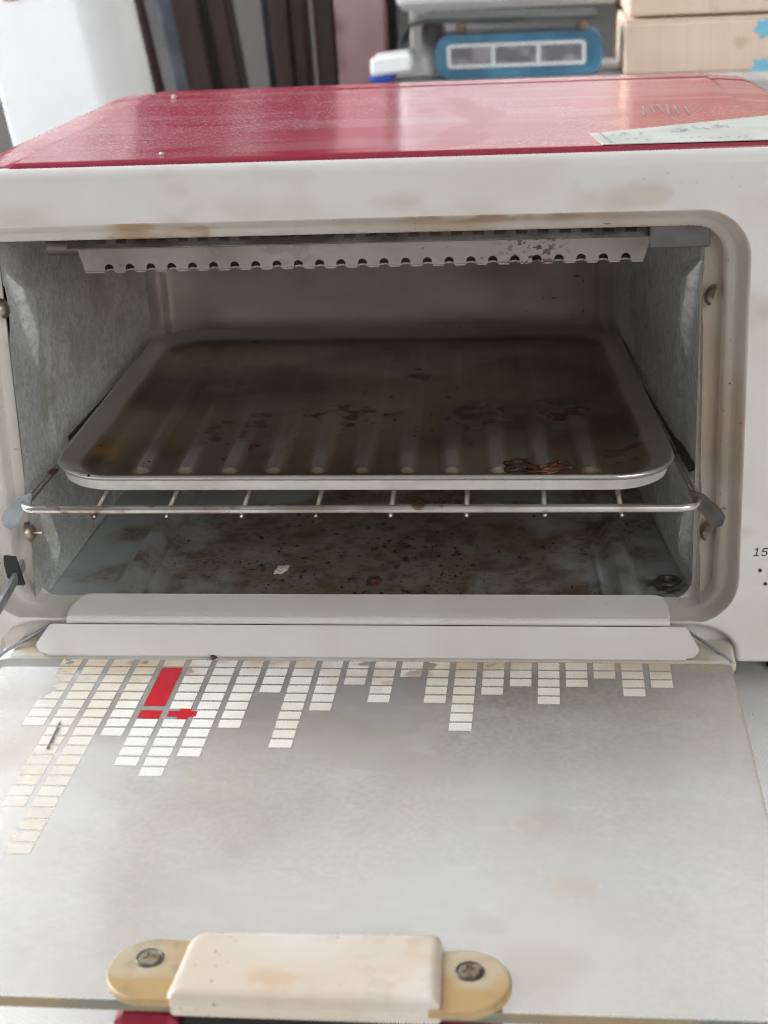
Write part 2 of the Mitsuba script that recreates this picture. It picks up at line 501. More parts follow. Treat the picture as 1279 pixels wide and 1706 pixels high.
principled('mat_char', lambda p, n, uv: mix([.018, .012, .01], [.06, .03, .02], blot(p, 300, .4, .65)), .5)
principled('mat_red_residue', lambda p, n, uv: mix([.10, .035, .018], [.045, .018, .010], blot(p, 300, .4, .65)), .35)
principled('mat_bench', lambda p, n, uv: mix([.42, .41, .40], [.34, .33, .33], blot(p, 20, .4, .7)), .6)

# ------------------------------------------------------------------ the setting: wall, table, sheet
add('wall', cbox(-2.2, 2.2, 1.62, 1.70, -.8, 1.35, .004), 'mat_wall', kind='structure')
TABLE_Z = -.037
add('table', cbox(-.75, .9, -.62, .66, TABLE_Z - .04, TABLE_Z - .0025, .004), 'mat_wood', 'dark wooden table under the white woven sheet that carries the oven', 'table')


def sheet(u, v):
    x, y = -.74 + 1.62 * u, -.60 + 1.25 * v
    p = np.stack([x, y, x * 0], -1)
    z = TABLE_Z + .0035 * (meshkit.fbm(p * [9, 9, 1], 3) - .35) * np.clip((np.abs(x) > .155) + (y < .0), 0, 1)
    return np.stack([x, y, z], -1)


add('woven_sheet', grid(sheet, 160, 130), 'mat_cloth', 'white woven plastic sheet spread on the table under the open glass door', 'sheet', smooth=True)

# ------------------------------------------------------------------ the toaster oven
OV = thing('toaster_oven', 'red and white toaster oven with its glass door open flat towards the viewer', 'toaster oven')
XL, XR, ZT, ZB = -.175, .212, .1938, -.0122

# front panel: rounded outline minus the opening, with an arched notch at the foot for the door
outer = sg.Polygon(rrect(XL, XR, ZB, ZT, .012))
notch = sg.Polygon([(-.1595, ZB - .01), (-.1585, -.0085)] + [(-.1585 + .0195 * (1 - math.cos(t)) , -.0085 + .0125 * math.sin(t)) for t in np.linspace(.1, math.pi / 2, 10)]
                   + [(.1365 - .0185 * 0 + .0185 * math.sin(t), .0040 - .0125 * (1 - math.cos(t))) for t in np.linspace(0, math.pi / 2, 10)] + [(.156, ZB - .01)])
O = rrect4(-.1625, .1552, .0052, .1722, (.019, .010, .021, .019))
face_poly = outer.difference(notch)
face_poly = face_poly.buffer(-.0018).buffer(.0018)
ext = shapely.geometry.polygon.orient(face_poly, 1.0).exterior
ext = np.array(ext.segmentize(.0025).coords)[:-1]
tan = np.roll(ext, -1, 0) - np.roll(ext, 1, 0)
tan /= np.linalg.norm(tan, axis=1, keepdims=True)
nin = np.stack([-tan[:, 1], tan[:, 0]], 1)            # inward for a counter-clockwise ring
R = .0048
base = ext + nin * R * np.where(ext[:, 1:2] > .15, 1.0, .45)
rings = []
for th in np.linspace(0, math.pi / 2, 6):
    k = math.sin(th)
    rr = R * np.where(ext[:, 1] > .15, 1.0, .45)
    q = base + (ext - base) * k
    rings.append(xz_depth(np.column_stack([q, rr * (1 - math.cos(th))])))
rings.append(xz_depth(np.column_stack([ext, np.full(len(ext), .020)])))
hole = np.array(O)
fp = sg.Polygon(base, [hole])
v, f = tri2d(fp)
face = trimesh.Trimesh(xz_depth(np.column_stack([v, np.zeros(len(v))])), f, process=False)
panel = cat(face, strip(rings))
panel.merge_vertices()
panel.fix_normals()
add(OV + '__front_panel', panel, 'mat_front', smooth=35)

# bevelled rim of the opening, a stepped funnel
I = rrect4(-.1525, .1472, .0058, .1632, (.0125, .0030, .0150, .0125))
O, I = np.array(O), np.array(I)
prof = [(0, 0), (.05, .0002), (.12, .0009), (.20, .0028), (.30, .0066), (.42, .0094), (.56, .0108), (.62, .0111), (.80, .0120), (.94, .0132), (1.0, .0150), (1.0, .024)]
loops = [xz_depth(np.column_stack([O + (I - O) * t, np.full(len(O), d)])) for t, d in prof]
rim = strip(loops)
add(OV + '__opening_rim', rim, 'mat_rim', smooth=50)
# flat lip behind the rim that carries the rivets
lip_ring = sg.Polygon(np.array(I) * 1.0).buffer(.004).difference(sg.Polygon(rrect4(-.1478, .1388, .0045, .1625, (.010, .0015, .012, .010))))
lip_m = prism(lip_ring, .0012)
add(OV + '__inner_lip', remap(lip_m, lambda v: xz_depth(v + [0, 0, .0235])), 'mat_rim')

# red shell
prof = [(XL + .002, -.010), (XL + .002, .165)] + [(XL + .002 + .026 * (1 - math.cos(t)), .165 + .0285 * math.sin(t)) for t in np.linspace(.15, math.pi / 2, 9)]
prof += [(-.1365, .1944), (-.1335, .1941), (-.1315, .1952), (-.1295, .1955), (-.06, .1957), (.02, .1958), (.10, .1957), (.1655, .1955), (.1675, .1952), (.1695, .1941), (.1725, .1944)]
prof += [(XR - .002 - .026 * (1 - math.sin(t)), .165 + .0285 * math.cos(t)) for t in np.linspace(.15, math.pi / 2, 9)] + [(XR - .002, -.010)]
prof = np.array(prof)
stat = [(.0185, -.0035), (.0192, -.0012), (.0205, -.0002), (.022, 0), (.08, 0), (.14, 0), (.20, 0), (.236, 0), (.2385, -.0009), (.241, -.0009), (.2435, 0), (.262, -.0002), (.2685, -.0014), (.273, -.005), (.275, -.011), (.275, -.2)]
rows = []
for y, dz in stat:
    c = prof.copy()
    top = np.clip((c[:, 1] - .15) / .045, 0, 1)
    c[:, 1] = np.maximum(c[:, 1] + dz * top, -.010)
    narrow = -.050 * (y - .02) / .25 * (prof[:, 0] > 0) * np.clip(prof[:, 0] / XR, 0, 1) ** 2 * .3
    rows.append(np.column_stack([c[:, 0] + narrow, np.full(len(c), y), c[:, 1]]))
shell = strip(rows, closed=False)
add(OV + '__shell', shell, 'mat_red', smooth=28)

# paper sticker on the shell, with faint pencil marks
stk = np.array([(.0958, .0490), (.0996, .0214), (.1640, .0214), (.1690, .0850)])
sv, sf = tri2d(sg.Polygon(stk).buffer(.0008))
ST = add(OV + '__sticker', prism(sg.Polygon(stk).buffer(.0006), .0003).apply_translation([0, 0, .19588]), 'mat_paper', label='torn off-white paper sticker with faint writing on the red top')
marks = []
exu, eyu = (stk[2] - stk[1]) / np.linalg.norm(stk[2] - stk[1]), (stk[0] - stk[1]) / np.linalg.norm(stk[0] - stk[1])


def stroke(a, b, z, w=.0007):
    return cbox(-w / 2, w / 2, 0, max(np.hypot(*(np.array(b) - a)), .0008), 0, .00012, .00003).apply_transform(trimesh.transformations.rotation_matrix(math.atan2(b[1] - a[1], b[0] - a[0]) - math.pi / 2, [0, 0, 1])).apply_translation([a[0], a[1], z])


marks.append(stroke(stk[0] + exu * .003 - eyu * .001, stk[1] + exu * .003 + eyu * .001, .1966))
for i in range(15):
    u = .006 + i * .0034 + rng.uniform(-.0006, .0006)
    if 3 < i < 7:
        continue
    for j in range(3):
        c = stk[1] + exu * (u + rng.uniform(0, .0022)) + eyu * (.014 + u * .30 + rng.uniform(0, .008))
        d = rng.uniform(-.0026, .0026, 2)
        marks.append(stroke(c, c + d, .1966, .0005))
    c = stk[1] + exu * u + eyu * rng.uniform(.004, .008)
    marks.append(stroke(c, c + exu * .0014, .1966, .0006))
add(ST + '__writing', cat(*marks), 'mat_pencil')
# the scratched strokes behind the sticker
sc = [stroke((.1205 + .0036 * i + rng.uniform(-.0008, .0008), .128 + rng.uniform(-.006, .006)), (.1200 + .0036 * i + rng.uniform(-.0012, .0012), .104 + rng.uniform(-.006, .006)), .19596, .0006) for i in range(6)]
add(OV + '__scratch_mark', cat(*sc), 'mat_pencil', label='faint grey scribble scratched into the red top')

# cavity ----------------------------------------------------------
def wall_x(side, y):
    return (-.1455 + (y - .012) * .0092) if side < 0 else (.1418 - (y - .012) * .1227)


def dent(y, z, tri):
    """A pyramid pressed into the sheet over the triangle."""
    (ay, az), (by, bz), (cy, cz) = tri
    d = (bz - cz) * (ay - cy) + (cy - by) * (az - cz)
    a = ((bz - cz) * (y - cy) + (cy - by) * (z - cz)) / d
    b = ((cz - az) * (y - cy) + (ay - cy) * (z - cz)) / d
    return np.clip(np.minimum(np.minimum(a, b), 1 - a - b), 0, .16)


def side_wall(side):
    def fn(u, v):
        z = .0035 + .160 * v
        edge = .0155 + LEAN * z
        for zc, r in ((.134, .011), (.0365, .010)):
            edge = edge + .0030 * np.clip(1 - ((z - zc) / r) ** 2, 0, 1) ** .5
        edge = edge + .0028 * (1 / (1 + np.exp(-(z - .060) / .0012))) * (1 / (1 + np.exp((z - .155) / .0012)))
        y = edge + (.2405 - edge) * u ** 1.25
        x = wall_x(side, y)
        d = dent(y, z, ((.034, .149), (.062, .143), (.056, .100))) * .024
        d = d + dent(y, z, ((.030, .046), (.056, .040), (.046, .008))) * .024
        arcd = np.hypot((y - .135), (z - .075)) - .072
        d = d + .0010 / (1 + np.exp(arcd / .0009))
        return np.stack([x - side * d, y, z], -1)
    m = grid(fn, 200, 200)
    if side > 0:
        m.invert()
    return m


add(OV + '__side_wall', side_wall(-1), 'mat_galv', smooth=25)
add(OV + '__side_wall', side_wall(1), 'mat_galv', smooth=25)


def back(u, v):
    x0, x1 = wall_x(-1, .241) - .001, wall_x(1, .241) + .001
    x = x0 + (x1 - x0) * u
    z = .003 + .162 * v
    e = np.minimum(np.minimum(x - x0, x1 - x), np.minimum(z, .17 - z))
    y = .241 + .004 / (1 + np.exp(-(e - .010) / .0008)) + .003 * np.exp(-((z - .040) / .004) ** 2)
    return np.stack([x, y, z], -1)


add(OV + '__back_wall', grid(back, 120, 60), 'mat_smoked', smooth=True)
add(OV + '__cavity_roof', grid(lambda u, v: np.stack([-.148 + .292 * u, .030 + .215 * v, .1640 + 0 * u], -1), 4, 4), 'mat_smoked')


def floor_fn(u, v):
    y = .012 + .232 * v
    x0, x1 = wall_x(-1, y) - .002, wall_x(1, y) + .002
    x = x0 + (x1 - x0) * u
    z = .0030 + 0 * x
    xl, xr = -.1110, .1120 - (y - .03) * .05
    for xc in (xl, xr):
        z = z + .0042 * np.clip(1.6 - 1.6 * np.abs(x - xc) / .0060, 0, 1)
    for xc in (xl + .0105, xr - .0105):
        z = z + .0018 * np.exp(-((x - xc) / .0012) ** 2)
    z = z + .0006 * (meshkit.noise(np.stack([x * 20, y * 20, y * 0], -1)) - .5)
    return np.stack([x, y, z], -1)


add(OV + '__cavity_floor', grid(floor_fn, 420, 60), 'mat_floor', smooth=30)
# raised ring pressed in the front right corner of the floor
th = np.linspace(0, 2 * np.pi, 28)[:-1]
add(OV + '__floor_boss', tube(np.column_stack([.1305 + .0042 * np.cos(th), .045 + .0042 * np.sin(th), np.full(27, .0036)]), .0013, 8, True), 'mat_dark_steel', smooth=True)

# perforated guard in front of the upper heater
pl = sg.box(-.1175, .1465, .1190, .1585) if 0 else sg.Polygon([(-.1125, .1478), (.1165, .1478), (.1192, .1572), (-.1145, .1572)])
holes = [sg.Point(-.1022 + .00882 * i, .1489).buffer(.0019, 8) for i in range(25)]
g = pl.difference(shapely.union_all(holes))
gm = remap(prism(g, .0006), lambda v: np.stack([v[:, 0], .0375 + v[:, 2] - (v[:, 1] - .1578) * .10, v[:, 1]], 1))
add(OV + '__heater_guard', gm, 'mat_guard')
fl = sg.box(-.1125, 0, .1165, .011).difference(shapely.union_all([sg.Point(-.1022 + .00882 * i, .0005).buffer(.0024, 8) for i in range(25)]))
add(OV + '__guard_flange', remap(prism(fl, .0006), lambda v: np.stack([v[:, 0], .0389 + v[:, 1], .1470 + v[:, 2] + v[:, 1] * .15], 1)), 'mat_smoked')
up = sg.box(-.118, 0, .140, .0075).difference(shapely.union_all([sg.box(-.106 + .0086 * i, .0016, -.1015 + .0086 * i, .0060) for i in range(27)]))
add(OV + '__guard_slots', remap(prism(up, .0006), lambda v: np.stack([v[:, 0], .0345 + v[:, 1] * .42, .1583 + v[:, 1]], 1)), 'mat_dark_steel')
add(OV + '__roof_flange', cbox(.118, .1412, .0262, .0272, .1550, .1642, .0003), 'mat_dark_steel')
# heater tubes behind the guard
for z, y in ((.154, .062), (.154, .14)):
    add(OV + '__heater_tube', tube([(-.135, y, z), (.13, y, z)], .0042, 12), 'mat_smoked', smooth=40)

# rivets on the inner lip
riv = lathe([(0, .0030), (.0016, .0029), (.0032, .0022), (.0042, .0010), (.0045, 0), (0, 0)], 24)
for x, z, s in ((-.1475, .1350, -1), (-.1470, .0372, -1), (.1433, .1350, 1), (.1442, .0372, 1)):
    m = place(riv, ry=-74 * s, rx=0)
    m.apply_translation([x, .0195 + LEAN * z, z])
    k = add(OV + '__rivet', m, 'mat_rivet', smooth=40)
    if s < 0 and z < .1:
        add(k + '__shank', tube([(x + .002, .0185 + LEAN * z, z), (x + .006, .0195 + LEAN * z, z - .0004)], .0009, 8), 'mat_chrome', smooth=40)

# rack rails: bent strips along the walls with a hooked tab that shows in front of the rim
for s in (-1, 1):
    yy = np.linspace(.030 if s > 0 else .080, .237, 12)
    xw = np.array([wall_x(s, y) for y in yy]) * 1.0
    v = []
    for y, x in zip(yy, xw):
        w = .0040 if s > 0 else .0012
        v.append([(x, y, .0625), (x - s * w, y, .0608), (x - s * w, y, .0585), (x - s * (w - .0006), y, .0585), (x - s * (w - .0006), y, .0602), (x, y, .0618)])
    rl = strip([np.array(a) for a in v])
    add(OV + '__rack_rail', rl, 'mat_dark_steel')
    # hook: a plate that leaves the wall, dips and flares outwards
    prof = sg.Polygon([(.1345, .0650), (.1405, .0632), (.1475, .0570), (.1490, .0540), (.1480, .0508), (.1455, .0490), (.1440, .0495), (.1395, .0560), (.1362, .0585)]).buffer(-.0008).buffer(.0008)
    hk = prism(prof, .0012)
    hk = remap(hk, lambda v: np.stack([s * (v[:, 0] - (.0012 if s < 0 else .0012)), -.0045 + v[:, 2] + (.150 - v[:, 0]) * .15, v[:, 1]], 1))
    if s < 0:
        hk.invert()
    add(OV + '__rail_hook', hk, 'mat_dark_steel' if s > 0 else 'mat_hook')

sm = lathe([(0, .0012), (.0012, .0010), (.0019, .0004), (.0020, 0), (0, 0)], 16)
for y, z in ((.175, .0919), (.1415, .0926), (.1064, .0908)):
    add(OV + '__wall_screw', place(place(sm, ry=-90), (wall_x(1, y) - .0001, y, z)), 'mat_chrome', smooth=40)

# slot for the door link and the link arm, left
slot = sg.Polygon(np.array([(-.1518, .0335), (-.1475, .0330), (-.1450, .0212), (-.1480, .0214), (-.1512, .0245), (-.1520, .0300)])).buffer(.0006)
add(OV + '__link_slot', remap(prism(slot, .0008), lambda v: xz_depth(v + [0, 0, .0010])), 'mat_black')
armp = np.array([(-.1475, .012, .0265), (-.1480, .003, .0243), (-.1496, -.010, .0200), (-.1525, -.030, .0130), (-.1545, -.048, .0060)])
ar = []
for p in armp:
    ar.append(np.array([p + [-.0009, 0, -.0022], p + [.0009, 0, -.0022], p + [.0009, 0, .0022], p + [-.0009, 0, .0022]]))
add(OV + '__door_link', strip(ar), 'mat_hook', label='grey metal link between the oven front and the open door')

# white deflector: upright plate inside the opening, crease, sloping plate in front
DF = OV + '__deflector'
upp = sg.Polygon([(-.1268, .0010), (-.1262, .0075), (-.1240, .0130), (-.1215, .0160), (.1235, .0160), (.1258, .0145), (.1275, .0090), (.1282, .0010)]).buffer(-.0015).buffer(.0015)
add(DF, remap(prism(upp, .0009), lambda v: np.stack([v[:, 0], -.0015 + v[:, 1] * 1.06, .0069 + v[:, 2] + v[:, 1] * .19], 1)), 'mat_lip', label='white plate across the foot of the oven opening')
cre = []
for a in np.linspace(0, 1, 9):
    t = math.radians(100 * a)
    cre.append(np.array([[x, -.0006 - .0022 * math.sin(t), .0059 + .0022 * math.cos(t)] for x in np.linspace(-.1262, .1276, 3)]))
add(DF + '__crease', strip(cre, closed=False), 'mat_lip', smooth=True)
lw = [(-.1330, 0), (-.1345, -.0025), (-.1378, -.0088)] + [(-.1378 + .0052 * (1 - math.cos(t)), -.0088 - .0045 * math.sin(t)) for t in np.linspace(.2, math.pi / 2, 7)] \
    + [(.1338 + .0052 * math.sin(t), -.0133 + .0048 * (1 - math.cos(t))) for t in np.linspace(0, math.pi / 2 - .2, 7)] + [(.1380, -.0075), (.1350, -.0015), (.1340, 0)]
AP = math.radians(43)
lwm = prism(sg.Polygon(lw), .0011)
add(DF + '__apron', remap(lwm, lambda v: np.stack([v[:, 0], -.0040 + v[:, 1] * math.cos(AP) - v[:, 2] * math.sin(AP) + .0005, .0050 + v[:, 1] * math.sin(AP) + v[:, 2] * math.cos(AP)], 1)), 'mat_lip')
bd = [(x, -.0040 - .0133 * math.cos(AP) + .0002, .0050 - .0133 * math.sin(AP) + .0003) for x in np.linspace(-.1325, .1335, 12)]
add(DF + '__apron_bead', tube(bd, .0008, 8), 'mat_lip', smooth=True)
# white sill recessed behind the arched notch of the front panel
add(OV + '__lower_sill', cbox(-.1605, .1580, .0062, .0085, -.0120, .0052, .0005), 'mat_front')

# printing on the control panel at the right: the last visible temperature figure and dial dots
txt = meshkit.text_mesh('150', .0034, .0002)
tv = np.asarray(txt.vertices)
tv = np.column_stack([tv[:, 0] + .18 * tv[:, 1], tv[:, 1], tv[:, 2]])
txt.vertices = np.column_stack([.1597 + tv[:, 0] * 1.05, tv[:, 1] * 1.0, tv[:, 2]])
txt = remap(txt, lambda v: xz_depth(np.column_stack([v[:, 0], .0345 + v[:, 1], -.0002 + 0 * v[:, 2]])))
add(OV + '__dial_figure', txt, 'mat_ink', label='black printed 150 on the white control panel')
for x, z in ((.1632, .0284), (.1655, .0226), (.1692, .0180)):
    dm = prism(sg.Point(x, z).buffer(.00075, 10), .0002)
    add(OV + '__dial_dot', remap(dm, lambda v: xz_depth(v + [0, 0, -.0002])), 'mat_ink')

# oven base and feet
add(OV + '__base', cbox(XL + .004, XR - .004, .022, .272, -.0118, .0, .001), 'mat_dark_steel')
for x in (-.14, .185):
    for y in (.045, .25):
        add(OV + '__foot', place(lathe([(0, 0), (.010, 0), (.011, .002), (.0095, .0265), (0, .0265)], 20), (x, y, TABLE_Z - .0008)), 'mat_black', smooth=40)

# ------------------------------------------------------------------ the open door
ZG = -.0052
DX0, DX1, DY0, DY1 = -.1530, .1515, -.2226, -.0150
DOOR = OV + '__door'
gv, gf = tri2d(sg.Polygon(rrect(DX0, DX1, DY0, DY1, .003, 4)))
add(DOOR, trimesh.Trimesh(np.column_stack([gv, np.full(len(gv), ZG)]), gf, process=False), 'mat_glass', label='glass door of the oven lying open, printed with a white grid')
ring = np.array(rrect(DX0, DX1, DY0, DY1, .003, 4))
add(DOOR + '__glass_edge', strip([np.column_stack([ring, np.full(len(ring), ZG - .0003)]), np.column_stack([ring, np.full(len(ring), ZG - .0040)])]), 'mat_glass_edge')
# hinge rail behind the glass, with rust along its seam
hr = cbox(-.1500, .1535, -.0152 + .0006, .006, -.0098, -.0046, .0012)
add(DOOR + '__hinge_rail', hr, 'mat_hinge', label='off-white hinge rail with rust stains along the glass')
for s, x in ((-1, -.1475), (1, .1450)):
    pth = [(x - s * .012, .004, .0015), (x - s * .004, -.002, -.0015), (x + s * .004, -.009, -.0042), (x + s * .0065, -.014, -.0052)]
    add(DOOR + '__hinge_wire', tube(pth, .0007, 8), 'mat_hook', smooth=True)

counts = [8, 16, 20, 9, 12, 13, 11, 8, 4, 10, 6, 3, 5, 2, 5, 8, 4, 3, 5, 3, 2, 4, 3]
CX0, CP, CW, RY0, RP, RH = -.1249, .01106, .0085, -.0158, .00697, .0056
cell = {}
for c, n in enumerate(counts):
    for r in range(n):
        if (c == 4 and 1 <= r <= 6) or (c == 5 and r == 6):
            continue
        x0, y1 = CX0 + c * CP, RY0 - r * RP
        p = sg.box(x0, y1 - RH, x0 + CW, y1)
        if c == 0 and r < 5:      # worn cells at the left end
            p = p.difference(shapely.union_all([sg.Point(x0 + rng.uniform(0, CW * .5), y1 - rng.uniform(0, RH)).buffer(rng.uniform(.0008, .0018), 3) for _ in range(4)]))
            if p.geom_type != 'Polygon':
                p = max(p.geoms, key=lambda q: q.area)
        add(DOOR + '__print_cell', prism(p, .00018).apply_translation([0, 0, ZG + .00015]), 'mat_print')


def red(poly):
    add(DOOR + '__red_mark', prism(poly, .00018).apply_translation([0, 0, ZG + .00016]), 'mat_print_red', label='red printed mark among the white cells')


x4 = CX0 + 4 * CP
red(sg.box(x4, -.0540, x4 + CW, -.0226))
red(sg.box(x4, -.0640, x4 + CW, -.0578))
x5 = CX0 + 5 * CP
red(sg.Polygon([(x5 + .0004, -.0582), (x5 + .0045, -.0582), (x5 + .0045, -.0562), (x5 + .0088, -.0562), (x5 + .0088, -.0582), (x5 + .0118, -.0582), (x5 + .0118, -.0622), (x5 + .0088, -.0622), (x5 + .0088, -.0645), (x5 + .0045, -.0645), (x5 + .0045, -.0622), (x5 + .0004, -.0622)]))

# handle: amber end plates with screws, a cream cover, and the red grip below the glass
HX0, HX1 = -.0510, .0680
for s in (0, 1):
    if s == 0:
        pl = sg.Point(HX0 + .0140, -.2118).buffer(.0140, 24).union(sg.box(HX0 + .0135, -.2255, -.024, -.1985)).intersection(sg.box(-1, -.2255, 1, 0))
    else:
        pl = sg.Point(HX1 - .0140, -.2130).buffer(.0140, 24).union(sg.box(.044, -.2266, HX1 - .0135, -.2000)).intersection(sg.box(-1, -.2266, 1, 0))
    pl = pl.buffer(-.002).buffer(.002)
    lay = []
    for d, z in ((0, ZG + .0003), (0, ZG + .0016), (.0003, ZG + .0022), (.0009, ZG + .0026)):
        e = np.array(shapely.geometry.polygon.orient(pl.buffer(-d, join_style=1) if d else pl, 1.0).exterior.coords)[:-1]
        s0 = sg.LineString(np.vstack([e, e[:1]]))
        k = int(np.argmax(e[:, 0]))
        e = np.roll(e, -k, 0)
        ls = sg.LineString(np.vstack([e, e[:1]]))
        lay.append(np.array([[q.x, q.y, z] for q in (ls.interpolate(t, True) for t in np.linspace(0, 1, 81)[:-1])]))
    cap_v, cap_f = tri2d(sg.Polygon(lay[-1][:, :2]))
    tab = cat(strip(lay), trimesh.Trimesh(np.column_stack([cap_v, np.full(len(cap_v), ZG + .0026)]), cap_f, process=False))
    tab.merge_vertices()
    tab.fix_normals()
    add(DOOR + '__handle_plate', tab, 'mat_amber', smooth=40)
    sx, sy = ((-.0392, -.2076), (.0556, -.2092))[s]
    hd = manifold3d.Manifold.cylinder(.0007, .0034, .0030, 32)
    for a in (25, 115):
        hd = hd - manifold3d.Manifold.cube([.0040, .0009, .002], True).rotate([0, 0, a]).translate([0, 0, .0011])
    add(DOOR + '__screw', place(mani(hd), (sx, sy, ZG + .0026)), 'mat_screw')
    rg = np.array([(sx + .0038 * math.cos(t), sy + .0038 * math.sin(t), ZG + .0027) for t in th])
    add(DOOR + '__screw_recess', tube(rg, .0005, 6, True), 'mat_dark_steel', smooth=True)

cov = []
xsL, xsR = -.0298, .0470
spec = [(0.0, ZG + .0002), (.0, ZG + .0030), (.0006, ZG + .0040), (.0016, ZG + .0047), (.0030, ZG + .0050)]
cp = sg.Polygon([(xsL, -.2252), (xsL - .0004, -.2236), (xsL + .0002, -.2160), (xsL + .0010, -.2015), (xsL + .0022, -.1985), (xsL + .0050, -.1962), (xsR - .0030, -.1945), (xsR - .0010, -.1952), (xsR, -.1975), (xsR + .0012, -.2255)]).buffer(-.001).buffer(.001)
for d, z in spec:
    e = np.array(shapely.geometry.polygon.orient(cp.buffer(-d) if d else cp, 1.0).exterior.coords)[:-1]
    e = np.roll(e, -int(np.argmax(e[:, 0] - e[:, 1])), 0)
    ls = sg.LineString(np.vstack([e, e[:1]]))
    cov.append(np.array([[q.x, q.y, z] for q in (ls.interpolate(t, True) for t in np.linspace(0, 1, 161)[:-1])]))
cv, cf = tri2d(sg.Polygon(cov[-1][:, :2]))
cm = cat(strip(cov), trimesh.Trimesh(np.column_stack([cv, np.full(len(cv), cov[-1][0, 2])]), cf, process=False))
# the cover wraps over the front edge of the glass
cm.merge_vertices()
cm.fix_normals()
add(DOOR + '__handle_cover', cm, 'mat_cream', smooth=40)
add(DOOR + '__handle_wrap', cbox(xsL + .0004, xsR + .0012, -.2262, -.2238, ZG - .0030, ZG + .0026, .0010), 'mat_cream')
leg = lambda x0, x1: cbox(x0, x1, -.2265, -.2080, TABLE_Z + .006, ZG - .0045, .003)
add(DOOR + '__grip_leg', leg(-.0470, -.0275), 'mat_grip_red')
add(DOOR + '__grip_leg', leg(.0470, .0650), 'mat_grip_red')
add(DOOR + '__gap_shade_block', cbox(-.0285, .0480, -.2258, -.2110, TABLE_Z + .004, ZG - .0048, .003), 'mat_black')  # black block painted in for the shaded gap between the red legs

# ------------------------------------------------------------------ wire rack
RK = thing('wire_rack', 'chromed wire rack standing in the oven under the baking tray', 'oven rack')
ZR = .0600
path = [(-.1380, .200), (-.1375, .02), (-.1375, .003)] + arc((-.1300, -.0010), .0075, 180, 270, 7) + arc((.1298, -.0010), .0075, 270, 360, 7) + [(.1373, .003), (.1320, .06), (.1185, .20)]
pp = [(x, y, ZR) for x, y in path]
add(RK + '__front_rod', tube(pp, .0017, 12), 'mat_chrome', smooth=True)
add(RK + '__back_rod', tube([(-.138, .200, ZR), (.1185, .200, ZR)], .0016, 10), 'mat_chrome', smooth=True)
for i in range(8):
    x = -.1060 + .0305 * i + rng.uniform(-.0004, .0004)
    xb = x - (.007 + .010 * i / 7)
    add(RK + '__cross_wire', tube([(x, -.0096, ZR - .0027), (x - .0002, -.0040, ZR - .0023), (x - .0006, .010, ZR - .0012), (x - .001, .03, ZR - .0002), (xb, .201, ZR + .0004)], .0012, 8), 'mat_chrome', smooth=True)

# ------------------------------------------------------------------ baking tray
TRAY_Z, DEPTH = .0690, .0076


def tray_map(x, y):      # x from -.1305 to .1305, y from 0 (front) to .23
    s = 1 - .045 * y / .23
    return -.0014 + x * s * 1.012 - .052 * (y - .03), .0045 + y * 1.008 - .012 * x


def tray_xyz(pts, z):
    a = np.asarray(pts, float)
    X, Y = tray_map(a[:, 0], a[:, 1])
    return np.column_stack([X, Y, np.broadcast_to(z, X.shape)])


TW, TL = .1305, .2300
def tl(d, r):
    return rrect(-TW + d, TW - d, d, TL - d, r, 12)


tray_loops = [tray_xyz(tl(.0012, .0265), TRAY_Z - .0022), tray_xyz(tl(.0002, .0278), TRAY_Z - .0012), tray_xyz(tl(0, .028), TRAY_Z - .0004), tray_xyz(tl(.0006, .0275), TRAY_Z + .0003), tray_xyz(tl(.0018, .0265), TRAY_Z), tray_xyz(tl(.0040, .0250), TRAY_Z - .0012),
              tray_xyz(tl(.0112, .0200), TRAY_Z - .0047), tray_xyz(tl(.0130, .0185), TRAY_Z - .0056), tray_xyz(tl(.0168, .0160), TRAY_Z - .0060)]
wallm = strip(tray_loops)
inner = sg.Polygon(tl(.0168, .0160))


def tray_floor():
    ys = np.unique(np.concatenate([np.linspace(.0168, .045, 46), np.linspace(.045, .19, 50), np.linspace(.19, TL - .0168, 36)]))
    out = []
    n = 300
    for y in ys:
        c = sg.LineString([(-1, y), (1, y)]).intersection(inner)
        a, b = (-TW + .0168 + .016, TW - .0168 - .016) if c.is_empty or c.geom_type != 'LineString' else (c.bounds[0], c.bounds[2])
        x = np.linspace(a, b, n)
        z = np.zeros(n)
        for i in range(11):
            xc = -.0925 + .0188 * i
            y0, y1 = .0228, TL - .030
            # distance to the rib's centre line
            dd = np.hypot(x - xc, np.maximum(0, np.maximum(y0 - y, y - y1)) * 1.15)
            t = np.clip(1 - dd / .0054, 0, 1)
            t = np.clip(t * 1.45, 0, 1)
            z = np.maximum(z, (.0024 - .0019 * np.clip(y - .03, 0, .085) / .085) * (t * t * (3 - 2 * t)) ** .8)
        out.append(tray_xyz(np.column_stack([x, np.full(n, y)]), TRAY_Z - .0060 + z))
    return strip(out, closed=False)


tray = cat(wallm, tray_floor())
tray.merge_vertices(digits_vertex=6)
BT = thing('baking_tray', 'stained ribbed baking tray lying on the wire rack inside the oven', 'baking tray')
add(BT + '__pan', tray, 'mat_tray', smooth=60)
out_loops = [tray_xyz(tl(.0012, .0265), TRAY_Z - .0022), tray_xyz(tl(.0018, .0262), TRAY_Z - .0028), tray_xyz(tl(.0030, .0255), TRAY_Z - DEPTH + .0008), tray_xyz(tl(.0042, .0245), TRAY_Z - DEPTH)]
ov_, of_ = tri2d(sg.Polygon(np.asarray(out_loops[-1])[:, :2]))
add(BT + '__underside', cat(strip(out_loops), trimesh.Trimesh(np.column_stack([ov_, np.full(len(ov_), TRAY_Z - DEPTH)]), of_, process=False)), 'mat_tin', smooth=40)


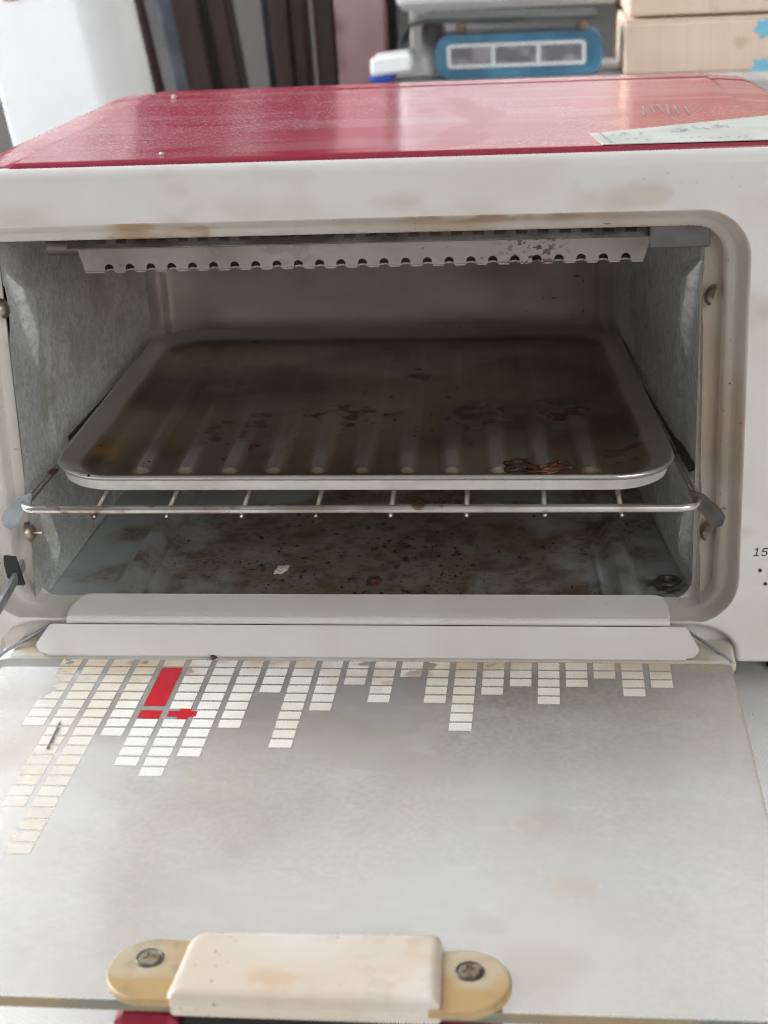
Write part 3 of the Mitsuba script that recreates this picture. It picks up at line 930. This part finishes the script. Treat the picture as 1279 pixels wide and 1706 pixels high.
# ------------------------------------------------------------------ scraps and crumbs
def scrap(r, sq, seed):
    m = trimesh.creation.icosphere(3 if r > .0015 else 1, r)
    v = np.asarray(m.vertices)
    v = v * (1 + 1.7 * (meshkit.fbm(v / r * 2.2 + seed * 7.3, 3, seed) - .5)[:, None])
    m.vertices = v * sq
    return m


SC = [('charred_scrap', .0045, (1.5, .9, .5), (.0655, .0285, .0641), 'mat_char', 'black charred scrap near the front of the baking tray', 'food scrap'),
      ('food_residue', .0055, (1.7, .7, .30), (.0780, .0260, .0637), 'mat_red_residue', 'dark red burnt residue beside the black scrap on the tray', 'food residue'),
      ('charred_scrap', .0022, (1.5, .8, .5), (-.0590, .0420, .0633), 'mat_char', 'small black crumb on the left half of the baking tray', 'food scrap'),
      ('food_residue', .0042, (1.5, 1.0, .20), (-.0560, .0550, .0631), 'mat_red_residue', 'thin brown residue on the left half of the baking tray', 'food residue'),
      ('pale_crumb', .0028, (1.4, .8, .40), (-.0430, .0560, .0040), 'mat_crumb', 'pale crumbling scrap on the stained oven floor', 'crumb'),
      ('food_residue', .0032, (1.3, .9, .4), (.0010, .0440, .0040), 'mat_red_residue', 'rusty brown lump on the oven floor behind the white plate', 'food residue'),
      ('white_fleck', .0016, (1.3, .8, .5), (-.1148, .2278, .1962), 'mat_crumb', 'white fleck near the back left corner of the red top', 'crumb'),
      ('white_fleck', .0012, (1.5, .9, .5), (-.0731, .0300, .1962), 'mat_crumb', 'white fleck near the front edge of the red top', 'crumb'),
      ('brown_crumb', .0014, (1.3, .9, .6), (-.0600, -.0170, -.0030), 'mat_char', 'dark crumb at the front edge of the white plate', 'crumb')]
for i, (k, r, sq, pos, m, lb, ct) in enumerate(SC):
    add(k, place(scrap(r, sq, i), pos, rz=17 * i), m, lb, ct, smooth=True)

th_p = np.array([(-.1090, -.0880), (-.1094, -.0800), (-.1098, -.0730), (-.1102, -.0685)])
add('grey_thread', tube(np.column_stack([th_p, np.full(len(th_p), ZG + .0008)]), .0004, 6), 'mat_pencil', 'short grey thread lying over the white print near the left edge of the door', 'thread', smooth=True)


def crumbs(n, fx, zf, r0, r1):
    ms = []
    for i in range(n):
        x, y = fx()
        m = scrap(rng.uniform(r0, r1), (rng.uniform(.8, 1.6), rng.uniform(.7, 1.2), .55), i)
        ms.append(place(m, (x, y, zf), rz=float(rng.uniform(0, 360))))
    return cat(*ms)


add('floor_crumbs', crumbs(70, lambda: (rng.normal(.005, .038), abs(rng.normal(.065, .022)) + .02), .0038, .0004, .0011), 'mat_char', 'dark burnt crumbs strewn over the middle of the oven floor', 'crumbs', kind='stuff', smooth=True)
add('tray_crumbs', crumbs(36, lambda: (rng.normal(.02, .045), np.clip(rng.normal(.085, .035), .035, .18)), .0634, .0004, .0012), 'mat_red_residue', 'dark burnt crumbs strewn over the floor of the baking tray', 'crumbs', kind='stuff', smooth=True)

# ------------------------------------------------------------------ background
# white appliance with a rounded vertical edge
WA = thing('white_appliance', 'tall white appliance with a rounded edge, left behind the oven', 'appliance')
ol = arc((-.462, .946), .006, 180, 270, 4) + [(-.372 + .050 * math.sin(t), .940 + .050 * (1 - math.cos(t))) for t in np.linspace(0, math.pi / 2, 14)] + [(-.325, 1.005), (-.420, 1.24), (-.480, 1.24)]
body = prism(sg.Polygon(ol), 1.2)
body = remap(body, lambda v: np.column_stack([v[:, 0] - (v[:, 2] - .91) * .135, v[:, 1], v[:, 2] - .8]))
add(WA + '__body', body, 'mat_white_metal', smooth=30)
add(WA + '__badge', cbox(-.452, -.436, .9385, .9405, .2145, .222, .0005), 'mat_print_red')

# dark door frame: posts and leaves, left to right
DF2 = thing('wooden_door', 'dark brown wooden door frame with open leaves behind the oven', 'door')


def post(k, x0, x1, lean, mat, y=1.36, dy=.05):
    m = cbox(x0, x1, y, y + dy, -.8, 1.3, .003)
    m = remap(m, lambda v: np.column_stack([v[:, 0] - lean * (v[:, 2] - .09), v[:, 1], v[:, 2]]))
    return add(DF2 + '__' + k, m, mat)


post('post', -.424, -.408, .15, 'mat_wood', 1.34, .03)
post('post', -.376, -.343, .13, 'mat_wood')
post('post', -.336, -.309, .12, 'mat_wood', 1.37)
post('post', -.2575, -.236, .04, 'mat_wood', 1.34)
post('leaf', -.2365, -.2175, .03, 'mat_wood', 1.35)
post('post', -.2080, -.1820, .02, 'mat_wood', 1.36)
post('leaf', -.1800, -.1180, .02, 'mat_mauve', 1.35, .03)
post('post', -.1200, -.1080, .01, 'mat_black', 1.38, .03)
post('panel', -.2780, -.2560, .04, 'mat_grey_blue', 1.40, .02)
post('panel', -.409, -.370, .14, 'mat_grey_blue', 1.42, .02)

# bench that the things behind the oven stand on
BZ = .118
bn = thing('bench', 'grey bench behind the oven that carries the scale and boxes', 'bench')
add(bn + '__top', cbox(-.100, .75, .93, 1.20, BZ - .03, BZ, .003), 'mat_bench')
for x in (-.08, .72):
    for y in (.95, 1.18):
        add(bn + '__leg', cbox(x - .015, x + .015, y - .015, y + .015, -.8, BZ - .032, .002), 'mat_bench')

# blue weighing scale with three displays, posts and a dark pan
RD = thing('weighing_scale', 'blue weighing scale with three framed displays and a dark flat pan on posts', 'scale')
rb = sg.Polygon(rrect(-.0335, .1325, BZ + .001, BZ + .043, .014, 8))
add(RD + '__body', remap(cat(prism(rb, .066)), lambda v: np.column_stack([v[:, 0], 1.0 + v[:, 2], v[:, 1]])), 'mat_radio_blue', smooth=35)
fr = sg.Polygon(rrect(-.022, .1165, BZ + .011, BZ + .0345, .004, 6)).difference(shapely.union_all([sg.Polygon(rrect(a, b, BZ + .0145, BZ + .031, .001, 3)) for a, b in ((-.0178, .0225), (.0265, .0675), (.0715, .1125))]))
add(RD + '__frame', remap(prism(fr, .004), lambda v: np.column_stack([v[:, 0], .997 + v[:, 2], v[:, 1]])), 'mat_radio_frame')
for a, b in ((-.0178, .0225), (.0265, .0675), (.0715, .1125)):
    add(RD + '__display', cbox(a - .001, b + .001, .9985, .9995, BZ + .0135, BZ + .032, .0002), 'mat_radio_screen')
for x in (-.0085, .1125):
    add(RD + '__post', cbox(x - .0045, x + .0045, 1.018, 1.032, BZ + .042, BZ + .056, .0015), 'mat_brass')
hp = [(-.0675, 1.020, BZ + .034), (-.0650, 1.020, BZ + .047), (-.0560, 1.020, BZ + .057), (-.0400, 1.022, BZ + .0605), (-.020, 1.024, BZ + .0600), (.02, 1.025, BZ + .0575), (.07, 1.025, BZ + .0570), (.1270, 1.025, BZ + .0580)]
sec = []
for i, p in enumerate(hp):
    h = (.0012, .0016, .0020, .0024, .0026, .0026, .0026, .0024)[i]
    p = (p[0], p[1], p[2] - (0, 0, .001, .001, .001, 0, 0, .001)[i])
    n = np.array([-1, 0, .4]) if i < 2 else np.array([0, 0, 1.0])
    n = n / np.linalg.norm(n)
    p = np.array(p)
    sec.append(np.array([p + [0, -.052, 0] - n * h, p + [0, .052, 0] - n * h, p + [0, .052, 0] + n * h, p + [0, -.052, 0] + n * h]))
pan = strip(sec)
cap_ = np.array([[0, 2, 1], [0, 3, 2]])
add(RD + '__pan', cat(pan, trimesh.Trimesh(sec[0], cap_, process=False), trimesh.Trimesh(sec[-1], cap_[:, ::-1], process=False)), 'mat_strap', smooth=40)

# small white and blue packet
PK = thing('small_packet', 'small white carton with a blue base, left of the scale', 'packet')
pk = cbox(-.0985, -.0560, .985, 1.04, BZ + .0088, BZ + .027, .003)
add(PK + '__carton', remap(pk, lambda v: np.column_stack([v[:, 0], v[:, 1], v[:, 2] + .10 * (v[:, 0] + .08)])), 'mat_white_metal', smooth=30)
add(PK + '__base', cbox(-.1010, -.0760, .988, 1.04, BZ + .0005, BZ + .0082, .003), 'mat_blue_plastic')
add('grey_canister', place(lathe([(0, 0), (.012, 0), (.013, .002), (.013, .045), (.010, .052), (0, .053)], 24), (-.040, 1.075, BZ)), 'mat_bench', 'grey canister standing behind the left end of the scale', 'canister', smooth=40)

# white cabinet hanging on the wall, pale board under it
add('wall_cabinet', cbox(-.0850, .1580, 1.14, 1.56, .1765, .95, .008), 'mat_white_metal', 'white cabinet on the back wall above the scale', 'cabinet', smooth=30)
add('backboard', cbox(-.108, .20, 1.56, 1.60, -.1, .60, .004), 'mat_wall_pale', 'pale board on the wall behind the blue scale', 'board')

# cardboard boxes
B1 = thing('cardboard_box', 'lower cardboard box with blue marks, right of the scale', 'cardboard box')
bx = cbox(.1535, .52, .985, 1.30, BZ, BZ + .0490, .002)
add(B1 + '__body', bx, 'mat_card')
for x, z in ((.2870, BZ + .040), (.2855, BZ + .003)):
    star = sg.Polygon([(x + (r * math.cos(a)), z + r * math.sin(a)) for a, r in zip(np.linspace(0.2, 2 * math.pi + .2, 13)[:-1], [.0095, .0055] * 6)])
    add(B1 + '__printed_mark', remap(prism(star.buffer(.001), .0004), lambda v: np.column_stack([v[:, 0], .9843 + v[:, 2], v[:, 1]])), 'mat_tape_blue')
for a, b in ((.154, .334), (.337, .5195)):
    add(B1 + '__flap', cbox(a, b, .986, 1.14, BZ + .0492, BZ + .0515, .0006), 'mat_card')
B2 = thing('cardboard_box', 'upper cardboard box stacked on the one with blue marks', 'cardboard box')
add(B2 + '__body', cbox(.1570, .53, .990, 1.31, BZ + .0545, BZ + .30, .002), 'mat_card')
add(B2 + '__tape', cbox(.225, .235, .9893, .9899, BZ + .056, BZ + .30, .0001), 'mat_card')
